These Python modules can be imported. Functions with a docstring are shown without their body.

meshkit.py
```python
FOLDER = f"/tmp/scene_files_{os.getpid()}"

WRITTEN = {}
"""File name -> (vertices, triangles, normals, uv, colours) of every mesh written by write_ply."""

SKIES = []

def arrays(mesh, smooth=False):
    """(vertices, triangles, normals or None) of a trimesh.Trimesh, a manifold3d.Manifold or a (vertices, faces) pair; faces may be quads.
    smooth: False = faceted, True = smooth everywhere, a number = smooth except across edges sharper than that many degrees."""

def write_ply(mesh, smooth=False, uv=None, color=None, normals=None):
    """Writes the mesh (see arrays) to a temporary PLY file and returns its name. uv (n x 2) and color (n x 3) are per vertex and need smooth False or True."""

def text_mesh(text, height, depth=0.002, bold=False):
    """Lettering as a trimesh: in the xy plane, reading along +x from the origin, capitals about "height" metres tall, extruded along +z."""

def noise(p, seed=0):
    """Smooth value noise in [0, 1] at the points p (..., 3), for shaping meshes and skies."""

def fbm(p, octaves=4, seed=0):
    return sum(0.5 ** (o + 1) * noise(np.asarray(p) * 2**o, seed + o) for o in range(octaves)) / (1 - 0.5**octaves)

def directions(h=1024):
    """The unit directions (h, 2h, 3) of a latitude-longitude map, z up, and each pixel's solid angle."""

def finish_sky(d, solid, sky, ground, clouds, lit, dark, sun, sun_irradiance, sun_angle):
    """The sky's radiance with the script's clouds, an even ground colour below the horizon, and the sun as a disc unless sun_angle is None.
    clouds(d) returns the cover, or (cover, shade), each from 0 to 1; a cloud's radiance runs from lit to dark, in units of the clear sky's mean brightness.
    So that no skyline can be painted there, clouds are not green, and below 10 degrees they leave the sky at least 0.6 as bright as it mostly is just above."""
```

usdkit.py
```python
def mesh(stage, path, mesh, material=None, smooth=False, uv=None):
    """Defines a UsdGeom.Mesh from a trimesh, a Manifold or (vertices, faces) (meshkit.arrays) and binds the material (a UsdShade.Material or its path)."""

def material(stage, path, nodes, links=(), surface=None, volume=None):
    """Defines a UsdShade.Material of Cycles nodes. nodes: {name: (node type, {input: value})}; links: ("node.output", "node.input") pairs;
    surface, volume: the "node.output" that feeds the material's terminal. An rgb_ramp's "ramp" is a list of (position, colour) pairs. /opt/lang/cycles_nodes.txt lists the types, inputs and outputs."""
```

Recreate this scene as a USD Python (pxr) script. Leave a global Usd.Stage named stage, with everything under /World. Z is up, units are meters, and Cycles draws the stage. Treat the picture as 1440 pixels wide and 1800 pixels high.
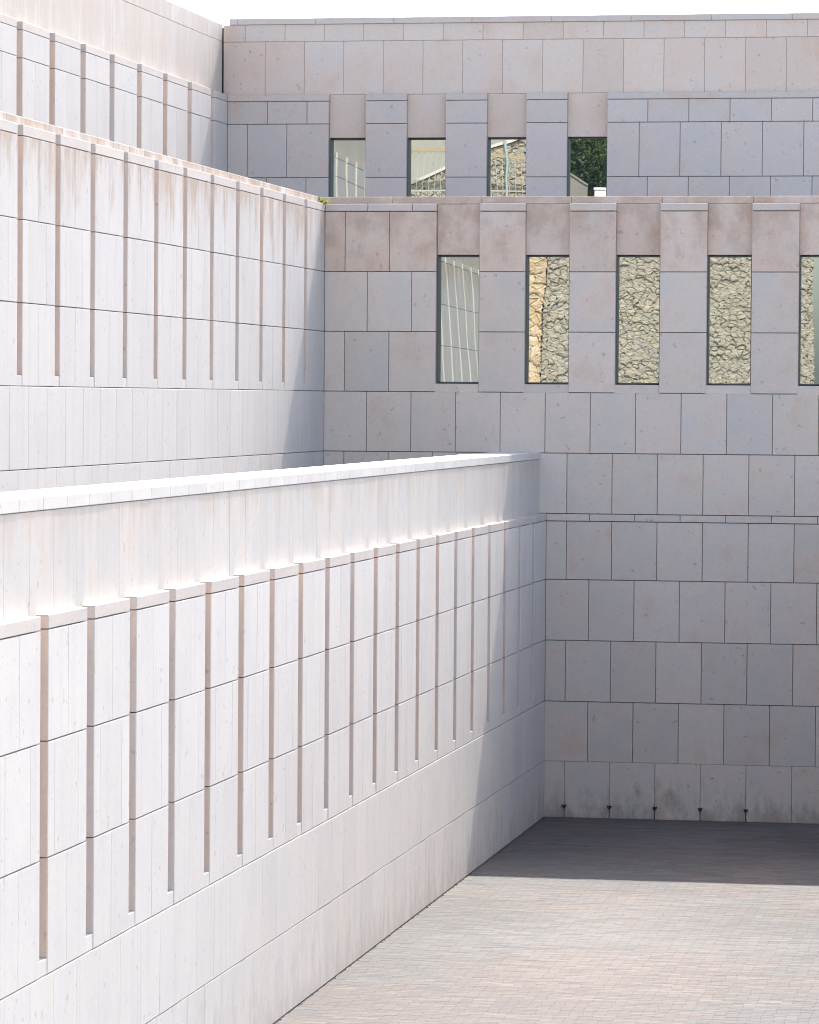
import math, random
import numpy as np
import trimesh, usdkit, meshkit
from pxr import Usd, UsdGeom, UsdLux, UsdShade, Gf, Sdf

stage = Usd.Stage.CreateInMemory()
UsdGeom.SetStageUpAxis(stage, 'Z')
UsdGeom.Xform.Define(stage, '/World')
UsdGeom.Scope.Define(stage, '/World/Looks')

# ------------------------------------------------------------------ camera, sky, sun, exposure
H = 6.055                      # camera height above the courtyard
EXPOSURE = 1.43
SKY = 0.15
SUN = 0.72
SUN_DIR = np.array([0.094, 0.80, 1.0]); SUN_DIR = SUN_DIR / np.linalg.norm(SUN_DIR)

FPX, PITCH, ROLL, YAW = 6742.02, -0.0295644, 0.0068846, 0.1742462
cy_, sy_ = math.cos(YAW), math.sin(YAW)
Rz = np.array([[cy_, -sy_, 0], [sy_, cy_, 0], [0, 0, 1]])
fwd = Rz @ np.array([0, math.cos(PITCH), math.sin(PITCH)])
right = Rz @ np.array([1.0, 0, 0])
up = np.cross(right, fwd)
right, up = math.cos(ROLL) * right + math.sin(ROLL) * up, -math.sin(ROLL) * right + math.cos(ROLL) * up
cam = UsdGeom.Camera.Define(stage, '/World/camera')
M = Gf.Matrix4d(*right, 0, *up, 0, *(-fwd), 0, 0, 0, H, 1)
cam.AddTransformOp().Set(M)
cam.CreateHorizontalApertureAttr(36.0)
cam.CreateVerticalApertureAttr(36.0 * 1024 / 819)
cam.CreateFocalLengthAttr(36.0 * FPX / 1440)
cam.CreateClippingRangeAttr(Gf.Vec2f(0.1, 5000))
cam.CreateExposureAttr(EXPOSURE)

elev = math.asin(SUN_DIR[2]); rot = math.atan2(SUN_DIR[0], SUN_DIR[1])
dome = UsdLux.DomeLight.Define(stage, '/World/sky')
skym = usdkit.material(stage, '/World/Looks/sky', {
    's': ('sky_texture', {'sky_type': 'single_scattering', 'sun_disc': False, 'aerosol_density': 3.0, 'sun_elevation': elev, 'sun_rotation': rot}),
    'h': ('hsv', {'saturation': 0.86, 'value': 1.0}),      # thin high haze takes some of the blue out of the sky
    'b': ('background_shader', {'strength': SKY})}, [('s.color', 'h.color'), ('h.color', 'b.color')], surface='b.background')
UsdShade.MaterialBindingAPI.Apply(dome.GetPrim()).Bind(skym)
dome.GetPrim().SetCustomDataByKey('kind', 'structure')
sun = UsdLux.DistantLight.Define(stage, '/World/sun')
sun.CreateIntensityAttr(SUN); sun.CreateAngleAttr(0.5); sun.CreateColorAttr(Gf.Vec3f(1.0, 0.955, 0.885))
sun.GetPrim().CreateAttribute('inputs:normalize', Sdf.ValueTypeNames.Bool).Set(True)
zx = SUN_DIR; xx = np.cross([0, 0, 1.0], zx); xx /= np.linalg.norm(xx); yx = np.cross(zx, xx)
sun.AddTransformOp().Set(Gf.Matrix4d(*xx, 0, *yx, 0, *zx, 0, 0, 0, 60, 1))

# ------------------------------------------------------------------ materials
def mat(name, *a, **k):
    return usdkit.material(stage, '/World/Looks/' + name, *a, **k)

def stone(name, c0, c1, c2, seed, streak=None, stain=None, grime=None, spots=0.5, gloss=0.75, blotch=1.3, tone=1.0, bump=0.25, stain_scale=(2.2, 2.2, 1.4), ssize=1.6):
    """pale limestone: blotches between three tones, fine grain, vertical rain streaks, stains that keep to a height band"""
    r = random.Random(seed * 77 + 5)
    off = (r.uniform(-40, 40), r.uniform(-40, 40), r.uniform(-40, 40))
    T = lambda c: tuple(x * tone for x in c)
    n = {'g': ('geometry', {}), 'm': ('mapping', {'location': off}),
         'n1': ('noise_texture', {'scale': blotch, 'detail': 7.0, 'roughness': 0.66, 'distortion': 0.15}),
         'r1': ('rgb_ramp', {'ramp': [(0.0, T(c0)), (0.38, T(c0)), (0.53, T(c1)), (0.68, T(c2)), (1.0, T(c2))]}),
         'n2': ('noise_texture', {'scale': 26.0, 'detail': 4.0, 'roughness': 0.7}),
         'r2': ('rgb_ramp', {'ramp': [(0.0, (.9, .9, .9)), (0.4, (.97, .97, .97)), (0.62, (1.02, 1.02, 1.02)), (1, (1.05, 1.05, 1.05))]}),
         'x2': ('mix_color', {'blend_type': 'multiply', 'fac': 1.0}),
         'n3': ('noise_texture', {'scale': 11.0, 'detail': 2.0, 'roughness': 0.5}),
         'r3': ('rgb_ramp', {'ramp': [(0.0, (.62, .58, .55)), (0.27, (.62, .58, .55)), (0.32, (1, 1, 1)), (1, (1, 1, 1))]}),
         'x3': ('mix_color', {'blend_type': 'multiply', 'fac': spots}),
         'bp': ('bump', {'strength': bump, 'distance': 0.02}),
         'p': ('principled_bsdf', {'roughness': gloss, 'specular_ior_level': 0.3})}
    L = [('g.position', 'm.vector'), ('m.vector', 'n1.vector'), ('n1.fac', 'r1.fac'), ('m.vector', 'n2.vector'), ('n2.fac', 'r2.fac'),
         ('r1.color', 'x2.a'), ('r2.color', 'x2.b'), ('m.vector', 'n3.vector'), ('n3.fac', 'r3.fac'), ('x2.result', 'x3.a'), ('r3.color', 'x3.b'),
         ('n2.fac', 'bp.height'), ('bp.normal', 'p.normal')]
    last = 'x3.result'
    if streak:
        amt, cs = streak
        n.update({'ms': ('mapping', {'location': off, 'scale': (4.2, 4.2, 0.10)}),
                  'ns': ('noise_texture', {'scale': 1.6, 'detail': 6.0, 'roughness': 0.72}),
                  'rs': ('rgb_ramp', {'ramp': [(0.0, cs), (0.34, cs), (0.50, (1, 1, 1)), (0.66, (1.02, 1.02, 1.025)), (1, (1.0, .985, .97))]}),
                  'xs': ('mix_color', {'blend_type': 'multiply', 'fac': amt, 'use_clamp_result': False})})
        L += [('g.position', 'ms.vector'), ('ms.vector', 'ns.vector'), ('ns.fac', 'rs.fac'), (last, 'xs.a'), ('rs.color', 'xs.b')]
        last = 'xs.result'
    sep = False
    for k, sp in (('s', stain), ('d', grime)):
        if not sp:
            continue
        z0, z1, col, strength = sp          # full at z1, none at z0
        if not sep:
            n['sep'] = ('separate_xyz', {}); L.append(('g.position', 'sep.vector')); sep = True
        n.update({k + 'mr': ('map_range', {'from_min': z0, 'from_max': z1, 'to_min': 0.0, 'to_max': 0.36, 'clamp': True}),
                  k + 'mp': ('mapping', {'location': off, 'scale': stain_scale if k == 's' else (2.5, 2.5, 1.2)}),
                  k + 'n': ('noise_texture', {'scale': ssize, 'detail': 5.0, 'roughness': 0.7, 'distortion': 0.1}),
                  k + 'ad': ('math', {'math_type': 'add'}),
                  k + 'mm': ('map_range', {'range_type': 'smoothstep', 'from_min': 0.66, 'from_max': 0.95, 'to_min': 0.0, 'to_max': strength, 'clamp': True}),
                  k + 'x': ('mix_color', {'blend_type': 'mix', 'b': col})})
        L += [('sep.z', k + 'mr.value'), ('g.position', k + 'mp.vector'), (k + 'mp.vector', k + 'n.vector'), (k + 'n.fac', k + 'ad.value1'), (k + 'mr.result', k + 'ad.value2'),
              (k + 'ad.value', k + 'mm.value'), (k + 'mm.result', k + 'x.fac'), (last, k + 'x.a')]
        last = k + 'x.result'
    L.append((last, 'p.base_color'))
    return mat(name, n, L, surface='p.BSDF')

TONES = [1.0, 0.98, 1.015, 0.99, 1.005, 0.965]
LW = dict(c0=(.60, .57, .535), c1=(.625, .59, .548), c2=(.64, .59, .53))       # whitish side walls
BW = dict(c0=(.545, .51, .485), c1=(.595, .535, .48), c2=(.575, .47, .39), blotch=1.9)      # warmer facade stone
ST = (.90, .885, .875)
side = [stone('side_stone_%d' % i, **LW, seed=i, bump=.05, streak=(.42, ST), tone=TONES[i], grime=(1.1, 0.0, (.40, .35, .30), .45)) for i in range(6)]
side_top = [stone('side_stone_top_%d' % i, c0=(.535, .51, .485), c1=(.555, .525, .495), c2=(.57, .525, .485), seed=20 + i, bump=.05, streak=(.42, ST), tone=TONES[i], stain=(H + 1.4, H + 2.72, (.40, .30, .225), .85), stain_scale=(1.7, 1.7, .55)) for i in range(6)]
parapet_m = [stone('parapet_stone_%d' % i, c0=(.535, .51, .475), c1=(.565, .525, .48), c2=(.565, .50, .435), seed=40 + i, bump=.05, streak=(.6, ST), tone=TONES[i], stain=(H - 1.5, H - .86, (.47, .38, .31), .5), stain_scale=(1.9, 1.9, .6)) for i in range(6)]
cap_m = [stone('cap_stone_%d' % i, c0=(.53, .485, .445), c1=(.56, .50, .45), c2=(.57, .50, .44), seed=210 + i, streak=(.3, ST), tone=TONES[i], bump=.05) for i in range(4)]
side_b = [stone('side_stone_grey_%d' % i, c0=(.535, .51, .485), c1=(.555, .525, .495), c2=(.57, .525, .485), seed=230 + i, bump=.05, streak=(.5, ST), tone=TONES[i]) for i in range(6)]
hr = random.Random(21)
def hue(c):
    a, b = hr.uniform(-.004, .022), hr.uniform(-.022, .002)
    return (c[0] + a, c[1] - .2 * a + b * .4, c[2] - .6 * a + b)
TF = [1.0, .955, 1.03, .985, 1.015, .935, .97, 1.04, 1.0]
face = [stone('facade_stone_%d' % i, c0=hue((.59, .525, .47)), c1=hue((.63, .545, .475)), c2=hue((.61, .48, .395)), blotch=1.7, seed=60 + i, tone=TF[i], spots=.6, grime=(.85, 0.0, (.27, .235, .185), .65)) for i in range(9)]
face_top = [stone('facade_stone_top_%d' % i, c0=hue((.61, .52, .455)), c1=hue((.635, .505, .415)), c2=hue((.605, .45, .36)), blotch=1.5, seed=80 + i, tone=TF[i], spots=.6, stain=(H + .9, H + 2.95, (.40, .285, .21), .6), stain_scale=(1.5, 1.5, 1.3)) for i in range(9)]
upper = [stone('upper_stone_%d' % i, c0=hue((.545, .49, .455)), c1=hue((.57, .505, .455)), c2=hue((.56, .455, .395)), seed=100 + i, tone=TONES[i], blotch=1.7) for i in range(6)]
upper_warm = [stone('upper_warm_stone_%d' % i, c0=hue((.63, .545, .48)), c1=hue((.65, .53, .445)), c2=hue((.62, .48, .395)), seed=250 + i, tone=TF[i], blotch=1.6, spots=.6) for i in range(5)]
core_m = mat('joint_mortar', {'p': ('principled_bsdf', {'base_color': (.16, .145, .135), 'roughness': .95})}, [], surface='p.BSDF')  # dark mortar of the wall cores, seen through the open joints
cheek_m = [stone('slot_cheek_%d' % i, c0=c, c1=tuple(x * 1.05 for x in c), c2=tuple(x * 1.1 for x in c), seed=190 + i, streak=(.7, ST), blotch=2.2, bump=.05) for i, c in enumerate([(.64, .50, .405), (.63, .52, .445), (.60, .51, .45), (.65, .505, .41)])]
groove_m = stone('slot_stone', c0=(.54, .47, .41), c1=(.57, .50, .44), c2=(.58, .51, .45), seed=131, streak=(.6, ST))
metal_m = mat('window_frame_metal', {'p': ('principled_bsdf', {'base_color': (.09, .10, .10), 'metallic': .3, 'roughness': .45})}, [], surface='p.BSDF')
glass_m = mat('coated_glass', {
    'g': ('geometry', {}), 'n': ('noise_texture', {'scale': 1.1, 'detail': 1.0}), 'bp': ('bump', {'strength': .03, 'distance': .02}),
    'd': ('diffuse_bsdf', {'color': (.03, .045, .042)}), 'r': ('glossy_bsdf', {'color': (.60, .635, .59), 'roughness': 0.0}),
    'x': ('mix_closure', {'fac': .74})},
    [('d.BSDF', 'x.closure1'), ('r.BSDF', 'x.closure2'), ('g.position', 'n.vector'), ('n.fac', 'bp.height'), ('bp.normal', 'r.normal')], surface='x.closure')

# ------------------------------------------------------------------ helpers
used = {}
def path(parent, name):
    base = (parent.GetPath().pathString if parent is not None else '/World')
    k = used.get((base, name), 0); used[(base, name)] = k + 1
    return base + '/' + (name if k == 0 else '%s_%03d' % (name, k))

def tag(prim, label=None, cat=None, group=None, kind=None):
    for k, v in (('label', label), ('category', cat), ('group', group), ('kind', kind)):
        if v: prim.SetCustomDataByKey(k, v)
    return prim

def thing(name, loc=(0, 0, 0), **kw):
    x = UsdGeom.Xform.Define(stage, path(None, name)); x.AddTranslateOp().Set(Gf.Vec3d(*loc))
    return tag(x.GetPrim(), **kw)

def obj(name, m, material, parent=None, smooth=False, **kw):
    p = usdkit.mesh(stage, path(parent, name), m, material, smooth=smooth).GetPrim()
    return tag(p, **kw)

FACES = []
def _q(a, b, c, d): FACES.extend([(a, b, c), (a, c, d)])
_q(0, 3, 2, 1)
for i in range(4):
    j = (i + 1) % 4
    _q(i, j, 4 + j, 4 + i); _q(4 + i, 4 + j, 8 + j, 8 + i)
_q(8, 9, 10, 11)
FACES = np.array(FACES)

class Wall:
    """local frame of a wall: u along it, z up, w outwards; O is the thing's place in the world"""
    def __init__(s, O, U, N, t):
        s.O, s.U, s.N, s.t = np.array(O, float), np.array(U, float), np.array(N, float), t
    def pts(s, uwz):
        a = np.asarray(uwz, float)
        P = a[:, :1] * s.U + a[:, 1:2] * s.N + a[:, 2:3] * np.array([0, 0, 1.0])
        return P
    def block(s, u0, u1, z0, z1, w0, w1, ch=0.004, tilt=None):
        b = [(u0, z0), (u1, z0), (u1, z1), (u0, z1)]
        f = [(u0 + ch, z0 + ch), (u1 - ch, z0 + ch), (u1 - ch, z1 - ch), (u0 + ch, z1 - ch)]
        tl = tilt or (0, 0, 0, 0)
        v = [(u, w0, z) for u, z in b] + [(u, w1 - ch + tl[i], z) for i, (u, z) in enumerate(b)] + [(u, w1 + tl[i], z) for i, (u, z) in enumerate(f)]
        return s.pts(v), FACES
    def panel(s, name, u0, u1, z0, z1, w0, w1, mats, parent=None, gap=0.009, ch=0.004, gv=None, jitter=0.0012, gt=None, gb=None):
        g = gap / 2; h = (gv if gv is not None else gap) / 2
        tl = [rnd.uniform(-jitter, jitter) for _ in range(4)]
        m = mats[rnd.randrange(len(mats))] if isinstance(mats, list) else mats
        return obj(name, s.block(u0 + h, u1 - h, z0 + (g if gb is None else gb), z1 - (g if gt is None else gt), w0, w1, ch, tl), m, parent or s.t)

rnd = random.Random(11)
def Z(z): return z + H          # levels below are measured from the camera height

D, D2 = 55.0, 61.7
X1, X2, X3 = -7.673, -10.965, -13.941
LV = dict(t=2.938, ct=2.832, c=2.72, a=1.846, b=.975, d=.102, e=-.773, f=-1.648, g=-1.755, h=-2.602, i=-3.484, j=-4.368, k=-5.237, G=-6.055)
def cuts(lo, hi, phase, step):
    k0 = math.ceil((lo + .06 - phase) / step); out = [lo]
    while phase + k0 * step < hi - .06:
        out.append(phase + k0 * step); k0 += 1
    return out + [hi]

# ------------------------------------------------------------------ ground
def sheet(x0, x1, y0, y1, z):
    return np.array([(x0, y0, z), (x1, y0, z), (x1, y1, z), (x0, y1, z)], float), np.array([(0, 1, 2, 3)])
pave_far = mat('paving_far', {'g': ('geometry', {}), 'b': ('brick_texture', {'scale': 1.0, 'brick_width': .25, 'row_height': .12, 'mortar_size': .004, 'color1': (.11, .10, .096), 'color2': (.135, .12, .115), 'mortar': (.06, .055, .05)}),
    'p': ('principled_bsdf', {'roughness': .8})}, [('g.position', 'b.vector'), ('b.color', 'p.base_color')], surface='p.BSDF')
bounce_ground = stone('bounce_ground_stone', c0=(.42, .36, .30), c1=(.45, .385, .32), c2=(.48, .41, .335), seed=180)  # added pale ground out of view, bounces warm sunlight onto the upper facade
obj('bounce_ground', sheet(X1 + .01, 60, -60, 21.0, -0.004), bounce_ground, kind='structure', label='added unseen pale ground that bounces warm light up to the facade')
obj('ground', sheet(-400, 400, -400, 400, -0.012), pave_far, kind='structure', label='brick paved ground running out beyond the courtyard')

# ------------------------------------------------------------------ paving: bricks laid in courses parallel to the facade
pave = thing('courtyard_paving', (0, 0, 0), kind='structure', label='courtyard floor of narrow grey and pinkish clay pavers')
def paver_mat(i, c, seed):
    r = random.Random(seed)
    off = tuple(r.uniform(-30, 30) for _ in range(3))
    return mat('paver_%d' % i, {'g': ('geometry', {}), 'm': ('mapping', {'location': off}), 'n': ('noise_texture', {'scale': 30.0, 'detail': 5.0, 'roughness': .7}),
        'r': ('rgb_ramp', {'ramp': [(0, tuple(x * .8 for x in c)), (.5, c), (1, tuple(x * 1.18 for x in c))]}), 'n2': ('noise_texture', {'scale': 1.2, 'detail': 4.0}),
        'r2': ('rgb_ramp', {'ramp': [(0.3, (.86, .87, .89)), (.7, (1.06, 1.04, 1.02))]}), 'x': ('mix_color', {'blend_type': 'multiply', 'fac': 1.0, 'use_clamp_result': False}),
        'bp': ('bump', {'strength': .3, 'distance': .01}), 'p': ('principled_bsdf', {'roughness': .72})},
        [('g.position', 'm.vector'), ('m.vector', 'n.vector'), ('n.fac', 'r.fac'), ('m.vector', 'n2.vector'), ('n2.fac', 'r2.fac'), ('r.color', 'x.a'), ('r2.color', 'x.b'), ('x.result', 'p.base_color'), ('n.fac', 'bp.height'), ('bp.normal', 'p.normal')], surface='p.BSDF')
PV = [(.080, .079, .082), (.098, .095, .096), (.118, .113, .112), (.094, .078, .073), (.118, .096, .088), (.138, .117, .109)]
paver_m = [paver_mat(i, c, i + 3) for i, c in enumerate(PV)]
obj('paving_bed', sheet(X1 + .005, 3.0, 35.9, D - .005, -0.006), mat('paving_grout', {'p': ('principled_bsdf', {'base_color': (.075, .068, .065), 'roughness': .95})}, [], surface='p.BSDF'), pave)
PW = Wall((0, 0, 0), (1, 0, 0), (0, 0, 1), pave)
class Flat(Wall):
    def pts(s, uwz):
        a = np.asarray(uwz, float); return np.stack([a[:, 0], a[:, 2], a[:, 1]], -1)
FW = Flat((0, 0, 0), (1, 0, 0), (0, 0, 1), pave)
near, rest = [], [[] for _ in PV]
prnd = random.Random(5)
row, y = 0, D - .02
ROW, LEN = .088, .235
CA = np.stack([right, up, fwd])
def project(P):
    q = CA @ (np.array(P, float) - np.array([0, 0, H])); return 720 + FPX * q[0] / q[2], 900 - FPX * q[1] / q[2]
while y > 36.0:
    x = X1 + .012 + prnd.uniform(0, .03); rt = prnd.gauss(0, .13)
    ln = LEN * (0.5 if row % 2 else 1.0)
    while x < -1.2:
        x1 = x + ln
        tone = meshkit.noise(np.array([[x * .55, y * .4, 0.3]]), 4)[0] * 1.1 - .05 + rt + prnd.gauss(0, .20)
        pink = meshkit.noise(np.array([[x * .7 + 9, y * .35, 2.3]]), 8)[0] + prnd.gauss(0, .16) > .47
        mi = (3 if pink else 0) + int(np.clip(tone * 3, 0, 2))
        h = prnd.uniform(-.0008, .0008); t = [prnd.uniform(-.0005, .0005) for _ in range(4)]
        v, f = FW.block(x + .0008, x1 - .0008, y - ROW + .0011, y - .0011, -.02, .004 + h, .0012, t)
        px, py = project(((x + x1) / 2, y - ROW / 2, 0))
        inside = 250 < px < 1190 and py < 1683
        near.append((inside, py, v, mi)) if inside else rest[mi].append(v)
        x = x1; ln = LEN
    y -= ROW; row += 1
near.sort(key=lambda a: -a[1])
for _, _, v, mi in near[300:]:
    rest[mi].append(v)
RF = FACES[:, ::-1]
for _, _, v, mi in near[:300]:
    obj('paver', (v, RF), paver_m[mi], pave)
for mi, vs in enumerate(rest):
    V = np.concatenate(vs); F = np.concatenate([RF + 12 * k for k in range(len(vs))])
    obj('far_pavers', (V, F), paver_m[mi], pave, kind='stuff')

# ------------------------------------------------------------------ lower side wall: slotted wall with parapet, along the courtyard
P1, G1, W1 = 1.3645, 31.81, .232
t1 = thing('courtyard_wall', (X1, D, 0), label='long sunlit limestone wall with vertical slots and a white coping, rising from the paved courtyard', cat='wall')
class Side(Wall):
    def __init__(s, x, t, y=D): s.y = y; super().__init__((x, y, 0), (0, 1, 0), (1, 0, 0), t)
    def pts(s, a):
        a = np.array(a, float); a[:, 0] -= s.y; return super().pts(a)
w1 = Side(X1, t1); Y0 = 21.0
obj('wall_core', trimesh.util.concatenate([trimesh.Trimesh(*[np.array(q) for q in w1.block(Y0 + .01, D + .2, -.3, Z(LV['g']) , -.74, -.103, .002)]),
    trimesh.Trimesh(*[np.array(q) for q in w1.block(Y0 + .01, D + .2, Z(LV['g']), Z(-.87), -.70, -.203, .002)])]), core_m, t1)
slots = [G1 + P1 * k for k in range(-7, 17)]
ends = [Y0] + slots
for k, g in enumerate(slots + [D + 0.0]):
    u0 = Y0 if k == 0 else slots[k - 1] + W1
    u1 = g
    # cap, three courses
    w1.panel('cap_stone', u0, u1, Z(LV['g']), Z(LV['f']), -.115, 0, cap_m, gv=.0, gt=0)
    base = u0 - W1
    for lo, hi, js in (('h', 'g', (.80,)), ('i', 'h', (.42, 1.11)), ('j', 'i', (.78,))):
        zs = [u0] + [base + j for j in js if u0 + .1 < base + j < u1 - .08] + [u1]
        for a, b in zip(zs[:-1], zs[1:]):
            aa = .001 if a > u0 else 0; bb = .001 if b < u1 else 0
            w1.panel('pilaster_panel', a + aa, b - bb, Z(LV[lo]), Z(LV[hi]), -.10, 0, side, gv=0)
    if k < len(slots):      # block that closes the foot of the slot, a touch behind the face; stone at the back of the slot
        w1.panel('slot_foot', g + .001, g + W1 - .001, Z(LV['j']) + .002, Z(LV['j']) + .125, -.10, -.0045, side, gap=.002, gv=0)
        for lo, hi in (('j', 'i'), ('i', 'h'), ('h', 'g')):
            w1.panel('slot_back', g + .001, g + W1 - .001, Z(LV[lo]) + (.126 if lo == 'j' else 0), Z(LV[hi]), -.103, -.0985, groove_m, gv=0, ch=.001)
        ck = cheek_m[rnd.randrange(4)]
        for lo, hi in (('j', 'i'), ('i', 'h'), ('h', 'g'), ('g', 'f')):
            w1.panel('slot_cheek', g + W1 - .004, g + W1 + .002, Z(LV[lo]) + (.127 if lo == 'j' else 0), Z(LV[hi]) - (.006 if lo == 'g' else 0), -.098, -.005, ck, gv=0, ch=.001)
        w1.panel('slot_back', g + .001, g + W1 - .001, Z(LV['g']), Z(LV['f']), -.103, -.0985, groove_m, gv=0, gt=.002, ch=.001)
for lo, hi, ph, gp in (('k', 'j', 34.25, .009), ('G', 'k', 37.31, .007)):
    c = cuts(Y0, D, ph, P1 / 2)
    for a, b in zip(c[:-1], c[1:]):
        w1.panel('base_panel', a, b, Z(LV[lo]), Z(LV[hi]), -.12, .004, side, gap=gp, gv=.0015, ch=.002)
CT = -.762; CB = -.866
c = cuts(Y0, D, 32.53, P1 / 2)
for i, (a, b) in enumerate(zip(c[:-1], c[1:])):
    w1.panel('parapet_panel', a + (.0018 if i % 2 else .0005), b - (.0005 if i % 2 else .0018), Z(LV['f']), Z(CB), -.2, -.10, parapet_m, gap=.006, gv=0, gb=-.012, ch=.0012)
c = cuts(Y0, D, 33.59, P1 / 2)
for a, b in zip(c[:-1], c[1:]):
    w1.panel('coping_stone', a, b, Z(CB), Z(CT), -.76, -.094, side, gap=.004, gv=.003, ch=.006, gt=0)
# inner face of the parapet, towards the terrace
t1i = Wall((X1, D, 0), (0, -1, 0), (-1, 0, 0), t1)
for k in range(12):
    a = 34 - 3 * k
    v, f = t1i.block(D - 55 + 3 * k * 0.95, D - 55 + 3 * (k + 1) * .95, Z(-2.2), Z(CB) - .004, .705, .735, .003)
    obj('inner_panel', (v, f), side[k % 6], t1)

# added wall outside the view on the right, blocks sky light from the lower facade
X4 = -1.7
t4 = thing('sky_blocker_wall', (X4, D, 0), label='added unseen wall on the right that blocks sky light from the lower facade', cat='wall')
w4 = Wall((X4, D, 0), (0, -1, 0), (-1, 0, 0), t4)
obj('wall_core', w4.block(.012, 18.99, -.3, Z(CB), -.7, -.04, .002), core_m, t4)
for r_, (lo, hi) in enumerate((('G', 'k'), ('k', 'j'), ('j', 'i'), ('i', 'h'), ('h', 'g'), ('g', 'f'))):
    c = cuts(.01, 19.0, .3 if r_ % 2 else .65, .6825 * 2)
    for a, b in zip(c[:-1], c[1:]):
        w4.panel('facing_panel', a, b, Z(LV[lo]), Z(LV[hi]), -.08, 0, side, gap=.008, gv=.004)
c = cuts(.01, 19.0, .5, .6825 * 2)
for a, b in zip(c[:-1], c[1:]):
    w4.panel('parapet_panel', a, b, Z(LV['f']), Z(CB), -.08, 0, parapet_m, gap=.006, gv=.004)
    w4.panel('coping_stone', a, b, Z(CB), Z(CT), -.70, .006, side, gap=.004, gv=.004, ch=.006)
# terrace behind it
terr = stone('terrace_stone', c0=(.20, .19, .18), c1=(.23, .21, .20), c2=(.25, .23, .21), seed=140)
def solid(name, x0, x1, y0, y1, z0, z1, m, parent=None, **kw):
    b = trimesh.creation.box((x1 - x0, y1 - y0, z1 - z0)); b.apply_translation(((x0 + x1) / 2, (y0 + y1) / 2, (z0 + z1) / 2))
    return obj(name, b, m, parent, **kw)
solid('terrace', X2 + .01, X1 - .76, 27.0, D - .02, -.5, Z(-2.05), terr, kind='structure', label='paved terrace behind the parapet')

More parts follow.
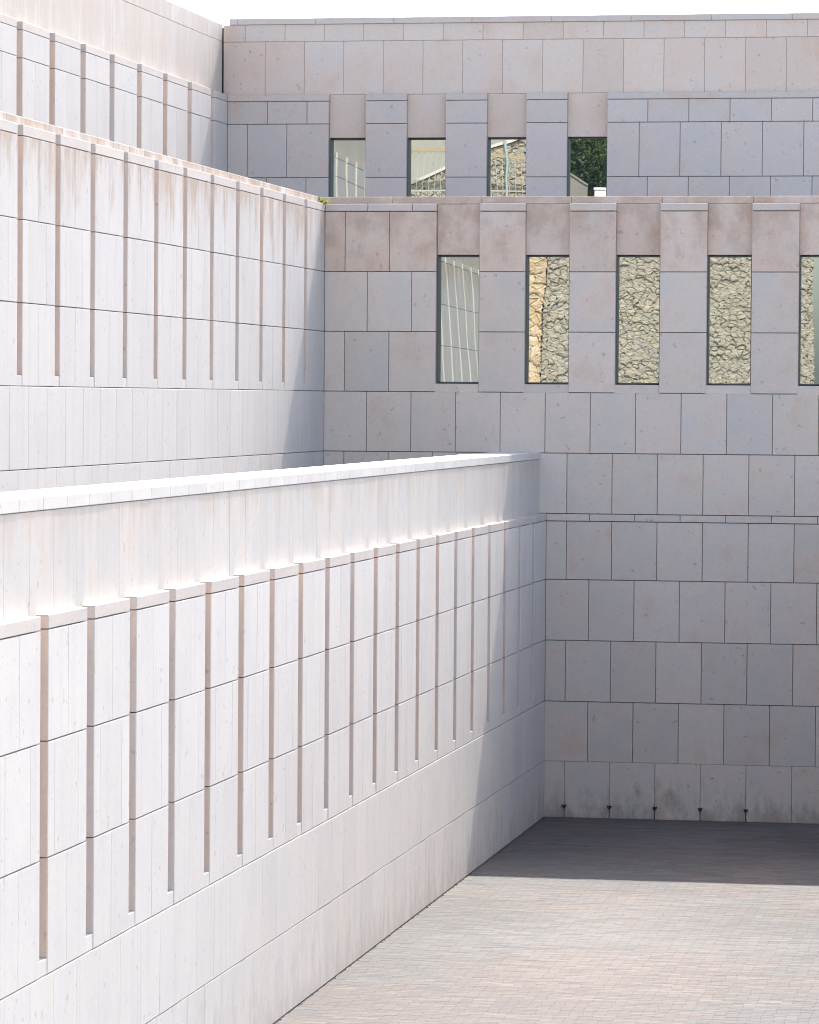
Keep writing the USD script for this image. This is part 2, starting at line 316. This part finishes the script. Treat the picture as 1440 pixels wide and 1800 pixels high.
# ------------------------------------------------------------------ middle side wall
P2, G2, W2 = 1.487, 53.52, .205
t2 = thing('retaining_wall', (X2, D, 0), label='pale slotted limestone wall at left, brown drip stains under its bright top', cat='wall')
w2 = Side(X2, t2); Y2 = 27.2
v = trimesh.util.concatenate([trimesh.Trimesh(*w2.block(Y2 + .01, D + .2, -.3, Z(2.93), -.6, -.203, .002)), trimesh.Trimesh(*w2.block(Y2 + .01, D, -.3, Z(2.83), -.3, -.103, .002))])
obj('wall_core', v, core_m, t2)
slots2 = [G2 - P2 * k for k in range(17, -1, -1)]
for k, g in enumerate(slots2 + [D]):
    u0 = Y2 if k == 0 else slots2[k - 1] + W2
    u1 = g; base = u0 - W2
    w2.panel('cap_stone', u0, u1, Z(LV['c']), Z(LV['ct']), -.115, 0, cap_m, gv=0, gt=0)
    for lo, hi, js, mm in (('a', 'c', (.82,), side_top), ('b', 'a', (.44, 1.14), side_b), ('d', 'b', (.84,), side_b)):
        zs = [u0] + [base + j for j in js if u0 + .1 < base + j < u1 - .08] + [u1]
        for a, b in zip(zs[:-1], zs[1:]):
            aa = .001 if a > u0 else 0; bb = .001 if b < u1 else 0
            w2.panel('pilaster_panel', a + aa, b - bb, Z(LV[lo]), Z(LV[hi]), -.10, 0, mm, gv=0)
    if k < len(slots2):
        w2.panel('slot_foot', g + .001, g + W2 - .001, Z(LV['d']) + .002, Z(LV['d']) + .115, -.10, -.0045, side_b, gap=.002, gv=0)
        for lo, hi in (('d', 'b'), ('b', 'a'), ('a', 'c')):
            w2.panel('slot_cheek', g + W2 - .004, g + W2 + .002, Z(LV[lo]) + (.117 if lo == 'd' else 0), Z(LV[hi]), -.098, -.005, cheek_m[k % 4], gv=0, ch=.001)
            w2.panel('slot_back', g + .001, g + W2 - .001, Z(LV[lo]) + (.116 if lo == 'd' else 0), Z(LV[hi]), -.103, -.0985, groove_m, gv=0, ch=.001)
for lo, hi, ph in (('e', 'd', 46.53), ('f', 'e', 48.38)):
    c = cuts(Y2, D, ph, P2 / 2)
    for a, b in zip(c[:-1], c[1:]):
        w2.panel('base_panel', a, b, Z(LV[lo]), Z(LV[hi]), -.12, .004, side_b, gap=.008, gv=.004)
w2.panel('footing', Y2, D, Z(-2.1), Z(LV['f']), -.12, .004, side)
c = cuts(Y2, D, 46.0, P2 / 2)
for a, b in zip(c[:-1], c[1:]):
    w2.panel('coping_stone', a, b, Z(LV['ct']) - .01, Z(LV['t']), -.62, -.10, side_top, gap=.0, gv=.003, ch=.006)
for k in range(4):
    w2.panel('end_stone', Y2 - .02, Y2, Z(-2.1 + 1.23 * k), Z(-2.1 + 1.23 * (k + 1)), -.6, -.002, side)

# ------------------------------------------------------------------ top side wall
P3, G3, W3 = 1.63, 60.48, .285
t3 = thing('upper_side_wall', (X3, D2, 0), label='slotted limestone wall in the top left corner, half in shade', cat='wall')
w3 = Side(X3, t3, D2); Y3 = 40.6
TOP2 = 6.12
U = dict(t=TOP2, m=5.84, ct=4.966, c=4.855, a=4.483, b=3.607, d=2.735, e=2.0)
v = trimesh.util.concatenate([trimesh.Trimesh(*w3.block(Y3 + .01, D2 + .2, Z(1.5), Z(TOP2 - .02), -.6, -.203, .002)), trimesh.Trimesh(*w3.block(Y3 + .01, D2, Z(1.5), Z(U['ct'] - .01), -.3, -.103, .002))])
obj('wall_core', v, core_m, t3)
slots3 = [G3 - P3 * k for k in range(12, -1, -1)]
for k, g in enumerate(slots3 + [D2]):
    u0 = Y3 if k == 0 else slots3[k - 1] + W3
    u1 = g; base = u0 - W3
    w3.panel('cap_stone', u0, u1, Z(U['c']), Z(U['ct']), -.115, 0, cap_m, gv=0, gt=0)
    for lo, hi, js in (('a', 'c', ()), ('b', 'a', (.9,)), ('d', 'b', (.6,)), ('e', 'd', (.9,))):
        zs = [u0] + [base + j for j in js if u0 + .1 < base + j < u1 - .08] + [u1]
        for a, b in zip(zs[:-1], zs[1:]):
            w3.panel('pilaster_panel', a + (.002 if a > u0 else 0), b - (.002 if b < u1 else 0), Z(U[lo]), Z(U[hi]), -.10, 0, side_b, gv=0)
    if k < len(slots3):
        for lo, hi in (('e', 'd'), ('d', 'b'), ('b', 'a'), ('a', 'c')):
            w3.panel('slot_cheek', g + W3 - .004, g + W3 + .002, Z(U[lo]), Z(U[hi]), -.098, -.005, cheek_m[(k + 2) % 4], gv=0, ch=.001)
            w3.panel('slot_back', g + .001, g + W3 - .001, Z(U[lo]), Z(U[hi]), -.103, -.0985, groove_m, gv=0, ch=.001)
for lo, hi, ph in (('ct', 'm', 60.2), ('m', 't', 60.6)):
    c = cuts(Y3, D2, ph, P3 / 2)
    for a, b in zip(c[:-1], c[1:]):
        w3.panel('parapet_panel', a, b, Z(U[lo]), Z(U[hi]), -.2, -.10, parapet_m, gap=.006, gv=.002, gb=-.008 if lo == 'ct' else None, ch=.0015)
solid('upper_terrace', X3 - .02, 4.0, D + .81, D2 - .01, Z(1.4), Z(2.05), terr, kind='structure', label='paved roof terrace between the two facades')
solid('upper_terrace', X3 - .02, X2 - .61, Y3, D + .80, Z(1.4), Z(2.05), terr, kind='structure', label='paved terrace between the slotted walls')

# ------------------------------------------------------------------ facades
def window(wall, u0, u1, z0, z1, w, tw, sill=None, mats=face):
    """pane set deep between the pilasters in a dark metal lining"""
    x = UsdGeom.Xform.Define(stage, path(wall.t, 'window')).GetPrim()
    nu, nz = 9, 17
    uu, zz = np.meshgrid(np.linspace(u0 + .005, u1 - .005, nu), np.linspace(z0 + .012, z1 - .012, nz))
    uc, zc = uu - (u0 + u1) / 2, zz - (z0 + z1) / 2
    ww = w + tw[0] * uc * zc + tw[1] * uc ** 2 + tw[2] * zc ** 2 + tw[3] * uc + tw[4] * zc
    V = wall.pts(np.stack([uu.ravel(), ww.ravel(), zz.ravel()], -1))
    q = [(i * nu + j, i * nu + j + 1, (i + 1) * nu + j + 1, (i + 1) * nu + j) for i in range(nz - 1) for j in range(nu - 1)]
    obj('pane', (V, np.array(q)), glass_m, x, smooth=True)
    fd = w + .07
    for nm, a, b, c, d in (('jamb', u0 - .002, u0 + .018, z0, z1), ('jamb', u1 - .018, u1 + .002, z0, z1), ('head', u0 + .018, u1 - .018, z1 - .018, z1 + .002), ('bottom_rail', u0 + .018, u1 - .018, z0 - .002, z0 + .018)):
        obj(nm, wall.block(a, b, c, d, w - .03, fd + (.11 if nm == 'jamb' else .0), .002), metal_m, x)
    return x

class Front(Wall):
    def __init__(s, y, t, x0): s.x0 = x0; super().__init__((x0, y, 0), (1, 0, 0), (0, -1, 0), t)
    def pts(s, a):
        a = np.array(a, float); a[:, 0] -= s.x0; return super().pts(a)
XR = 2.2
tb = thing('facade', (X2, D, 0), label='shaded limestone facade with a row of tall narrow windows, closing the courtyard', cat='building')
wb = Front(D, tb, X2)
DEEP = -.36
obj('wall_core', trimesh.util.concatenate([trimesh.Trimesh(*wb.block(X2 - .6, XR, -.3, Z(2.93), -.8, DEEP - .001, .002)), trimesh.Trimesh(*wb.block(X2 - .1, XR, -.3, Z(LV['d']) - .02, DEEP - .1, -.103, .002))]), core_m, tb)
ST1 = .6575
ODD, EVEN = -10.33, -10.005
for lo, hi, ph, gp, mm in (('e', 'd', ODD, .009, face), ('f', 'e', EVEN, .010, face), ('g', 'f', ODD, .010, face), ('h', 'g', EVEN, .010, face), ('i', 'h', ODD, .009, face), ('j', 'i', EVEN, .009, face), ('k', 'j', ODD, .010, face), ('G', 'k', EVEN, .004, face)):
    xl = X2 if lo in 'e' else (X1 - .10 if lo in 'f' else X1)
    if lo in 'ef': xl = X2
    c = cuts(xl, XR, ph, ST1)
    for a, b in zip(c[:-1], c[1:]):
        jt = .008 if lo != 'G' else .005
        wb.panel('band_stone' if lo == 'g' else 'facing_panel', a, b, Z(LV[lo]), Z(LV[hi]), -.11, 0.006 if lo == 'g' else 0, mm, gap=gp, gv=jt, gt=.0015 if lo == 'G' else None, gb=.0015 if lo == 'k' else None)
WINS = [(-9.313, -8.677), (-8.010, -7.362), (-6.692, -6.047)]
while WINS[-1][1] < 1.0:
    WINS.append((WINS[-1][0] + 1.318, WINS[-1][1] + 1.318))
TW = [(-.0019, .003, -.001, -.035, .0), (.0003, .002, .0005, -.035, .0), (-.0006, .002, -.001, -.035, .0)] + [(.0, .002, .0, -.035, .0)] * 20
edges = [X2] + [q for w in WINS for q in w] + [XR]
for k in range(0, len(edges), 2):
    u0, u1 = edges[k], edges[k + 1]
    for lo, hi, ph, mm in (('a', 'c', EVEN, face_top), ('b', 'a', ODD, face), ('d', 'b', EVEN, face)):
        c = cuts(u0, u1, ph, ST1) if k == 0 else [u0, u1]
        for a, b in zip(c[:-1], c[1:]):
            wb.panel('facing_panel', a, b, Z(LV[lo]), Z(LV[hi]), DEEP, 0, mm, gap=.009, gv=.008 if k == 0 else 0)
    c = cuts(u0, u1, ODD, ST1) if k == 0 else [u0, u1]
    for a, b in zip(c[:-1], c[1:]):
        wb.panel('cap_stone', a, b, Z(LV['c']), Z(LV['ct']), DEEP, .004, upper, gap=.011, gv=.008 if k == 0 else 0, gt=0, ch=.008)
c = cuts(X2 - .098, XR, -9.98, 1.315)
for a, b in zip(c[:-1], c[1:]):
    wb.panel('top_course', a, b, Z(LV['ct']) + .001, Z(LV['t']), -.78, -.10, face_top, gap=.0, gv=.004, ch=.006)
for i, (u0, u1) in enumerate(WINS):
    wb.panel('lintel_panel', u0, u1, Z(2.092), Z(LV['ct']), DEEP, -.10, face_top, gap=.004, gv=.003)
    wb.panel('sill_block', u0 - .016, u1 + .001, Z(.093), Z(.222), DEEP, -.012, face, gap=.003, gv=0, ch=.006)
    window(wb, u0, u1, Z(.232), Z(2.086), -.27, TW[i])
# weep spouts at the foot of the facade
spm = mat('spout_iron', {'p': ('principled_bsdf', {'base_color': (.03, .03, .032), 'roughness': .8})}, [], surface='p.BSDF')
for x in (-7.375, -6.717, -6.055, -5.398, -4.74):
    ring = trimesh.creation.annulus(r_min=.012, r_max=.024, height=.05, sections=14)
    ring.apply_transform(trimesh.transformations.rotation_matrix(math.pi / 2, (1, 0, 0)))
    ring.apply_translation((x - X2, -.015, .165))
    flange = trimesh.creation.box((.07, .010, .014)); flange.apply_translation((x - X2, -.006, .178))
    strip = trimesh.creation.box((.008, .006, .145)); strip.apply_translation((x - X2, -.002, .075))
    obj('weep_spout', trimesh.util.concatenate([ring, flange, strip]), spm, tb)

tu = thing('upper_building', (X3, D2, 0), label='upper storey facade set back behind the lower one, with four short windows in view', cat='building')
wu = Front(D2, tu, X3)
obj('wall_core', trimesh.util.concatenate([trimesh.Trimesh(*wu.block(X3 - .6, XR, Z(1.4), Z(TOP2 - .02), -1.0, DEEP - .001, .002))]), core_m, tu)
WU = [(-12.248, -11.633), (-10.954, -10.305), (-9.631, -8.983), (-8.318, -7.665)]
eu = [X3] + [q for w in WU for q in w] + [XR]
for k in range(0, len(eu), 2):
    u0, u1 = eu[k], eu[k + 1]
    for lo, hi, ph, gp in (('a', 'c', -13.275, .009), ('b', 'a', -13.609, .009), ('d', 'b', -13.285, .009), ('e', 'd', -13.6, .009)):
        if k == 8: ph = {'a': -7.005, 'b': -7.143, 'd': -7.005, 'e': -7.143}[lo]
        c = cuts(u0, u1, ph, ST1 + .005) if k in (0, 8) else [u0, u1]
        for a, b in zip(c[:-1], c[1:]):
            wu.panel('facing_panel', a, b, Z(U[lo]), Z(U[hi]), DEEP, 0, upper, gap=gp, gv=.008 if k in (0, 8) else 0)
    wu.panel('cap_stone', u0, u1, Z(U['c']), Z(U['ct']), DEEP, .004, upper, gap=.008, gv=0, gt=0, ch=.006)
for lo, hi, ph in (('ct', 'm', -10.05), ('m', 't', -9.72)):
    c = cuts(X3 - .098, XR, ph, ST1)
    for a, b in zip(c[:-1], c[1:]):
        wu.panel('facing_panel', a, b, Z(U[lo]), Z(U[hi]), DEEP, -.10, upper_warm, gap=.004, gv=.004)
c = cuts(X3, XR, -9.9, 1.3)
for a, b in zip(c[:-1], c[1:]):
    wu.panel('roof_coping', a, b, Z(TOP2), Z(TOP2) + .1, -1.0, -.08, upper, gap=.002, gv=.004, ch=.006)
TU = [(.0, .001, .0, -.035, .0), (.0005, .001, .0005, -.035, .0), (-.0005, .001, -.0005, -.035, .0), (0, .001, 0, -.035, 0)]
for i, (u0, u1) in enumerate(WU):
    wu.panel('lintel_panel', u0, u1, Z(4.258), Z(U['ct']), DEEP, -.10, upper_warm, gap=.003, gv=.002)
    wu.panel('sill_block', u0, u1, Z(2.0), Z(2.90), DEEP, -.05, upper, gap=.003, gv=0)
    window(wu, u0, u1, Z(2.90), Z(4.252), -.27, TU[i])

# ------------------------------------------------------------------ small weed in the corner on top of the middle wall
lf = mat('weed_leaf', {'d': ('principled_bsdf', {'base_color': (.23, .26, .06), 'roughness': .6}), 't': ('translucent_bsdf', {'color': (.35, .38, .08)}), 'x': ('mix_closure', {'fac': .3})}, [('d.BSDF', 'x.closure1'), ('t.BSDF', 'x.closure2')], surface='x.closure')
wd = thing('weed', (X2 - .02, D - .05, Z(LV['ct'])), label='small yellow green weed growing in the corner on top of the walls', cat='plant')
wr = random.Random(3)
for k in range(34):
    a = wr.uniform(0, 6.28); l = wr.uniform(.05, .12); e = wr.uniform(.2, 1.2); b = wr.uniform(.012, .022)
    d = np.array([math.cos(a) * math.cos(e), math.sin(a) * math.cos(e), math.sin(e)]); s = np.cross(d, [0, 0, 1.0]); s /= np.linalg.norm(s)
    o = np.array([wr.uniform(-.05, .05), wr.uniform(-.04, .04), 0])
    V = np.array([o - s * b * .3, o + s * b * .3, o + d * l * .6 + s * b, o + d * l * .6 - s * b, o + d * l])
    obj('leaf', (V, np.array([(0, 1, 2), (0, 2, 3), (3, 2, 4)])), lf, wd)

# ------------------------------------------------------------------ across the courtyard: what the windows mirror
rub = [stone('rubble_%d' % i, c0=c, c1=tuple(x * 1.2 for x in c), c2=(c[0] * 1.25, c[1] * 1.15, c[2] * 1.05), seed=150 + i, spots=.9, blotch=8.0, bump=1.0) for i, c in enumerate([(.33, .30, .255), (.36, .325, .27), (.30, .28, .25), (.375, .33, .265), (.34, .32, .28)])]
warm = [stone('warm_rubble_%d' % i, c0=c, c1=tuple(x * 1.1 for x in c), c2=tuple(x * 1.15 for x in c), seed=160 + i, spots=.9, blotch=3.0, bump=.6) for i, c in enumerate([(.50, .37, .23), (.54, .43, .30), (.46, .36, .25)])]
mort = mat('rubble_mortar', {'p': ('principled_bsdf', {'base_color': (.34, .315, .27), 'roughness': .95})}, [], surface='p.BSDF')
from scipy.spatial import Voronoi
from shapely.geometry import Polygon, box as sbox
def rubble(x0, x1, z0, ztop, y, thick, size, mats, name, label, seed, flat=1.0, cat='wall', show=None):
    """dry looking rubble: irregular rounded stones of their own depth before a mortar core; ztop(x) is the wall's top line"""
    t = thing(name, (x0, y, z0), label=label, cat=cat)
    r = np.random.default_rng(seed)
    zm = max(ztop(x0), ztop(x1)) + .3
    pts = []
    zz = z0 - size
    k = 0
    while zz < zm + size:
        xx = x0 - size * 2 + (size * .5 if k % 2 else 0)
        while xx < x1 + size * 2:
            pts.append((xx + r.uniform(-.36, .36) * size * flat, zz + r.uniform(-.3, .3) * size)); xx += size * flat * r.uniform(.55, 1.6)
        zz += size * r.uniform(.62, .85); k += 1
    vor = Voronoi(np.array(pts))
    clip = Polygon([(x0, z0), (x1, z0), (x1, ztop(x1)), (x0, ztop(x0))])
    cp = np.array([(x0, z0), (x1, z0), (x1, ztop(x1)), (x0, ztop(x0))])
    ex = trimesh.creation.extrude_polygon(Polygon(cp), thick - .035, engine='earcut')
    V = np.stack([ex.vertices[:, 0] - x0, ex.vertices[:, 2] - thick, ex.vertices[:, 1] - z0], -1)
    obj('wall_core', (V, ex.faces[:, ::-1]), mort, t)
    n = 0; others = []
    for reg in vor.point_region:
        vi = vor.regions[reg]
        if not vi or -1 in vi: continue
        pg = Polygon(vor.vertices[vi])
        if not pg.is_valid: continue
        pg = pg.intersection(clip)
        if pg.is_empty or pg.geom_type != 'Polygon' or pg.area < .004: continue
        pg = pg.buffer(r.uniform(-.012, .014))
        if pg.is_empty or pg.geom_type != 'Polygon': continue
        pc = np.array(pg.exterior.coords)[:-1][::-1 if pg.exterior.is_ccw else 1]
        c = pc.mean(0); m = len(pc); d = r.uniform(-.03, .03)
        mid = (pc + np.roll(pc, -1, 0)) / 2 + r.uniform(-.016, .016, pc.shape); pc = np.stack([pc, mid], 1).reshape(-1, 2); m = len(pc)
        pc = pc + r.uniform(-.014, .014, pc.shape)
        ring = lambda s, dy: np.stack([(c + (pc - c) * s)[:, 0] - x0, np.full(m, dy) + r.uniform(-.008, .008, m), (c + (pc - c) * s)[:, 1] - z0], -1)
        V = np.vstack([ring(1, -.10), ring(1.0, -.012 + d), ring(.70, .012 + d), [[c[0] - x0 + r.uniform(-.03, .03), .015 + d + r.uniform(-.02, .02), c[1] - z0 + r.uniform(-.03, .03)]]])
        F = []
        for i in range(m):
            j = (i + 1) % m
            for b in (0, m): F += [(b + i, b + j, b + m + j), (b + i, b + m + j, b + m + i)]
            F.append((2 * m + i, 2 * m + j, 3 * m))
        mi = r.integers(len(mats))
        if n < 300 and (show is None or any(a <= c[0] <= b and e <= c[1] <= f_ for a, b, e, f_ in show)):
            obj('stone', (V, np.array(F)), mats[mi], t); n += 1
        else:
            others.append(trimesh.Trimesh(V, np.array(F), process=False))
    if others:
        obj('more_stones', trimesh.util.concatenate(others), mats[0], t, kind='stuff')
    return t
GT = 4.6
solid('garden_terrace', -34, -3.85, -34, 11.6, -.3, Z(GT) - .02, terr, kind='structure', label='raised garden ground across the courtyard')
rubble(-10.76, -3.8, Z(-.6), lambda x: Z(GT), 12.0, .35, .145, rub, 'rubble_wall', 'grey rubble stone wall mirrored in the two right hand windows of the lower row', 7, show=[(-10.9, -10.05, H + .2, H + 3.8), (-9.0, -7.7, H + .2, H + 3.8)])
rubble(-11.9, -10.78, Z(-.6), lambda x: Z(GT), 12.12, .4, .17, warm, 'sandstone_pier', 'orange sandstone pier mirrored at the left edge of the middle lower window', 9, flat=1.8, show=[(-11.5, -10.8, H + .2, H + 3.8)])
rtop = lambda x: Z(6.42 + .45 * (x + 16.36))
rubble(-17.6, -12.25, Z(GT), rtop, 9.6, .35, .15, rub, 'garden_rubble_wall', 'rubble wall with a sloping top mirrored in the middle windows of the upper row', 12, show=[(-16.6, -15.2, H + 5.8, 99), (-14.2, -12.8, H + 5.8, 99)])
cop = side[2]
def beam(p, q, w, h, m, name, parent=None, **kw):
    p, q = np.array(p, float), np.array(q, float); d = q - p; L = np.linalg.norm(d); d /= L
    s = np.cross(d, [0, 0, 1.0]) if abs(d[2]) < .95 else np.array([1.0, 0, 0]); s /= np.linalg.norm(s); n = np.cross(s, d)
    b = trimesh.creation.box((w, L, h)); Mx = np.eye(4); Mx[:3, 0], Mx[:3, 1], Mx[:3, 2], Mx[:3, 3] = s, d, n, (p + q) / 2
    b.apply_transform(Mx); return obj(name, b, m, parent, **kw)
gw = stage.GetPrimAtPath('/World/garden_rubble_wall')
beam((0, -.15, rtop(-17.6) - Z(GT) + .05), (5.35, -.15, rtop(-12.25) - Z(GT) + .05), .46, .09, cop, 'coping', gw)
# timber railing with a pale blue post
wood = mat('rail_timber', {'g': ('geometry', {}), 'n': ('noise_texture', {'scale': 14.0, 'detail': 4.0}), 'r': ('rgb_ramp', {'ramp': [(0, (.33, .26, .16)), (1, (.42, .34, .22))]}), 'p': ('principled_bsdf', {'roughness': .6})},
           [('g.position', 'n.vector'), ('n.fac', 'r.fac'), ('r.color', 'p.base_color')], surface='p.BSDF')
white = mat('white_paint', {'p': ('principled_bsdf', {'base_color': (.75, .74, .71), 'roughness': .5})}, [], surface='p.BSDF')
pale = mat('grey_paint', {'p': ('principled_bsdf', {'base_color': (.42, .41, .37), 'roughness': .5})}, [], surface='p.BSDF')
blue = mat('pale_blue_paint', {'p': ('principled_bsdf', {'base_color': (.34, .42, .43), 'roughness': .45})}, [], surface='p.BSDF')
rl = thing('railing', (-16.32, 10.4, Z(GT)), label='timber topped railing with thin pale bars mirrored in the upper windows', cat='railing')
beam((0, 0, 2.79), (4.1, 0, 2.60), .09, .10, wood, 'top_rail', rl)
for k in range(26):
    beam((.05 + .16 * k, 0, .0), (.05 + .16 * k, 0, 2.74 - .0074 * k), .012, .012, pale, 'bar', rl)
beam((0, 0, 1.62), (4.1, 0, 1.55), .04, .04, pale, 'lower_rail', rl)
ps = trimesh.creation.cylinder(.028, 5.6, sections=16); ps.apply_translation((0, 0, 2.8))
cap = trimesh.creation.icosphere(2, .075); cap.apply_translation((0, 0, 5.62))
pp = thing('lamp_post', (-13.44, 10.5, Z(GT)), label='slim pale blue post mirrored in the third upper window', cat='post')
obj('pole', ps, blue, pp, smooth=30); obj('finial', cap, blue, pp, smooth=True)
ren = stone('render_wall', c0=(.33, .325, .29), c1=(.35, .34, .305), c2=(.37, .355, .315), seed=170)
hs = thing('garden_house', (-24, .5, Z(GT)), label='plain pale rendered house behind the rubble wall, mirrored in the second upper window', cat='building')
solid('wall', 0, 10.2, 0, 3, 0, 4.6, ren, hs); solid('roof_edge', -.1, 10.3, -.1, 3.1, 4.6, 4.8, white, hs)
# grey stair wall with a sloping top and a white block
sw = thing('stair_wall', (-12.2, 9.9, Z(GT)), label='grey stair wall with a sloping top mirrored in the rightmost upper window', cat='wall')
ex = trimesh.creation.extrude_polygon(Polygon([(0.0, 0), (1.11, 0), (1.11, 1.78), (.0, 2.66)]), .25, engine='earcut')
obj('wall', (np.stack([ex.vertices[:, 0], -ex.vertices[:, 2], ex.vertices[:, 1]], -1), ex.faces), terr, sw)
beam((.0, -.12, 2.69), (1.11, -.12, 1.81), .32, .05, terr, 'coping', sw)
wp = thing('white_pillar', (-10.89, 9.9, Z(GT)), label='low white pillar mirrored in the bottom of the rightmost upper window', cat='pillar')
solid('shaft', 0, .42, -.4, 0, 0, 1.66, white, wp); solid('cap', -.03, .45, -.43, .03, 1.66, 1.72, white, wp)
# trees
leafs = [mat('leaf_%d' % i, {'d': ('principled_bsdf', {'base_color': c, 'roughness': .55}), 't': ('translucent_bsdf', {'color': tuple(x * 1.3 for x in c)}), 'x': ('mix_closure', {'fac': .25})}, [('d.BSDF', 'x.closure1'), ('t.BSDF', 'x.closure2')], surface='x.closure') for i, c in enumerate([(.035, .06, .022), (.05, .08, .025), (.025, .045, .02)])]
bark = mat('bark', {'p': ('principled_bsdf', {'base_color': (.12, .09, .065), 'roughness': .9})}, [], surface='p.BSDF')
def tree(x, y, h, rad, label, seed, m):
    t = thing('tree', (x, y, Z(GT)), label=label, cat='tree', group='trees across the courtyard')
    r = np.random.default_rng(seed)
    rings = []
    for k in range(6):
        a = k / 5; c = np.array([.15 * math.sin(a * 3 + seed), .12 * math.cos(a * 2 + seed), a * h * .6]); rr = .16 * (1 - .6 * a)
        th = np.arange(8) * math.pi / 4; rings.append(np.stack([c[0] + rr * np.cos(th), c[1] + rr * np.sin(th), np.full(8, c[2])], -1))
    V = np.vstack(rings); F = [(i * 8 + j, i * 8 + (j + 1) % 8, i * 8 + 8 + (j + 1) % 8, i * 8 + 8 + j) for i in range(5) for j in range(8)]
    obj('trunk', (V, np.array(F)), bark, t, smooth=True)
    vs = []
    cl = [(r.normal(0, .5, 3) * np.array([rad, rad, h * .26]) + np.array([0, 0, h * .6]), r.uniform(.5, .95)) for _ in range(46)]
    for c, s in cl:
        n = 150
        d = r.normal(size=(n, 3)); d /= np.linalg.norm(d, axis=1)[:, None]
        p = c + d * s * (r.uniform(.5, 1, (n, 1)))
        a = r.normal(size=(n, 3)); a /= np.linalg.norm(a, axis=1)[:, None]; b = np.cross(a, d); b /= np.linalg.norm(b, axis=1)[:, None] + 1e-9
        L = r.uniform(.06, .11, (n, 1))
        vs.append(np.stack([p - a * L, p + b * L * .45, p + a * L, p - b * L * .45], 1).reshape(-1, 3))
    V = np.concatenate(vs); F = np.arange(len(V)).reshape(-1, 4)
    obj('crown', (V, F), m, t)
tree(-12.0, -5.0, 6.4, 1.9, 'dark leafy tree at the centre of the mirrored group in the rightmost upper window', 1, leafs[0])
tree(-10.4, -3.5, 5.6, 1.6, 'dark leafy tree nearest the courtyard, mirrored in the rightmost upper window', 2, leafs[1])
tree(-14.6, -8.0, 7.2, 2.0, 'tallest dark tree, left behind the others and mirrored in the rightmost upper window', 3, leafs[2])
tree(-12.2, -11.5, 7.0, 2.2, 'dark tree farthest from the facade, mirrored in the rightmost upper window', 4, leafs[1])
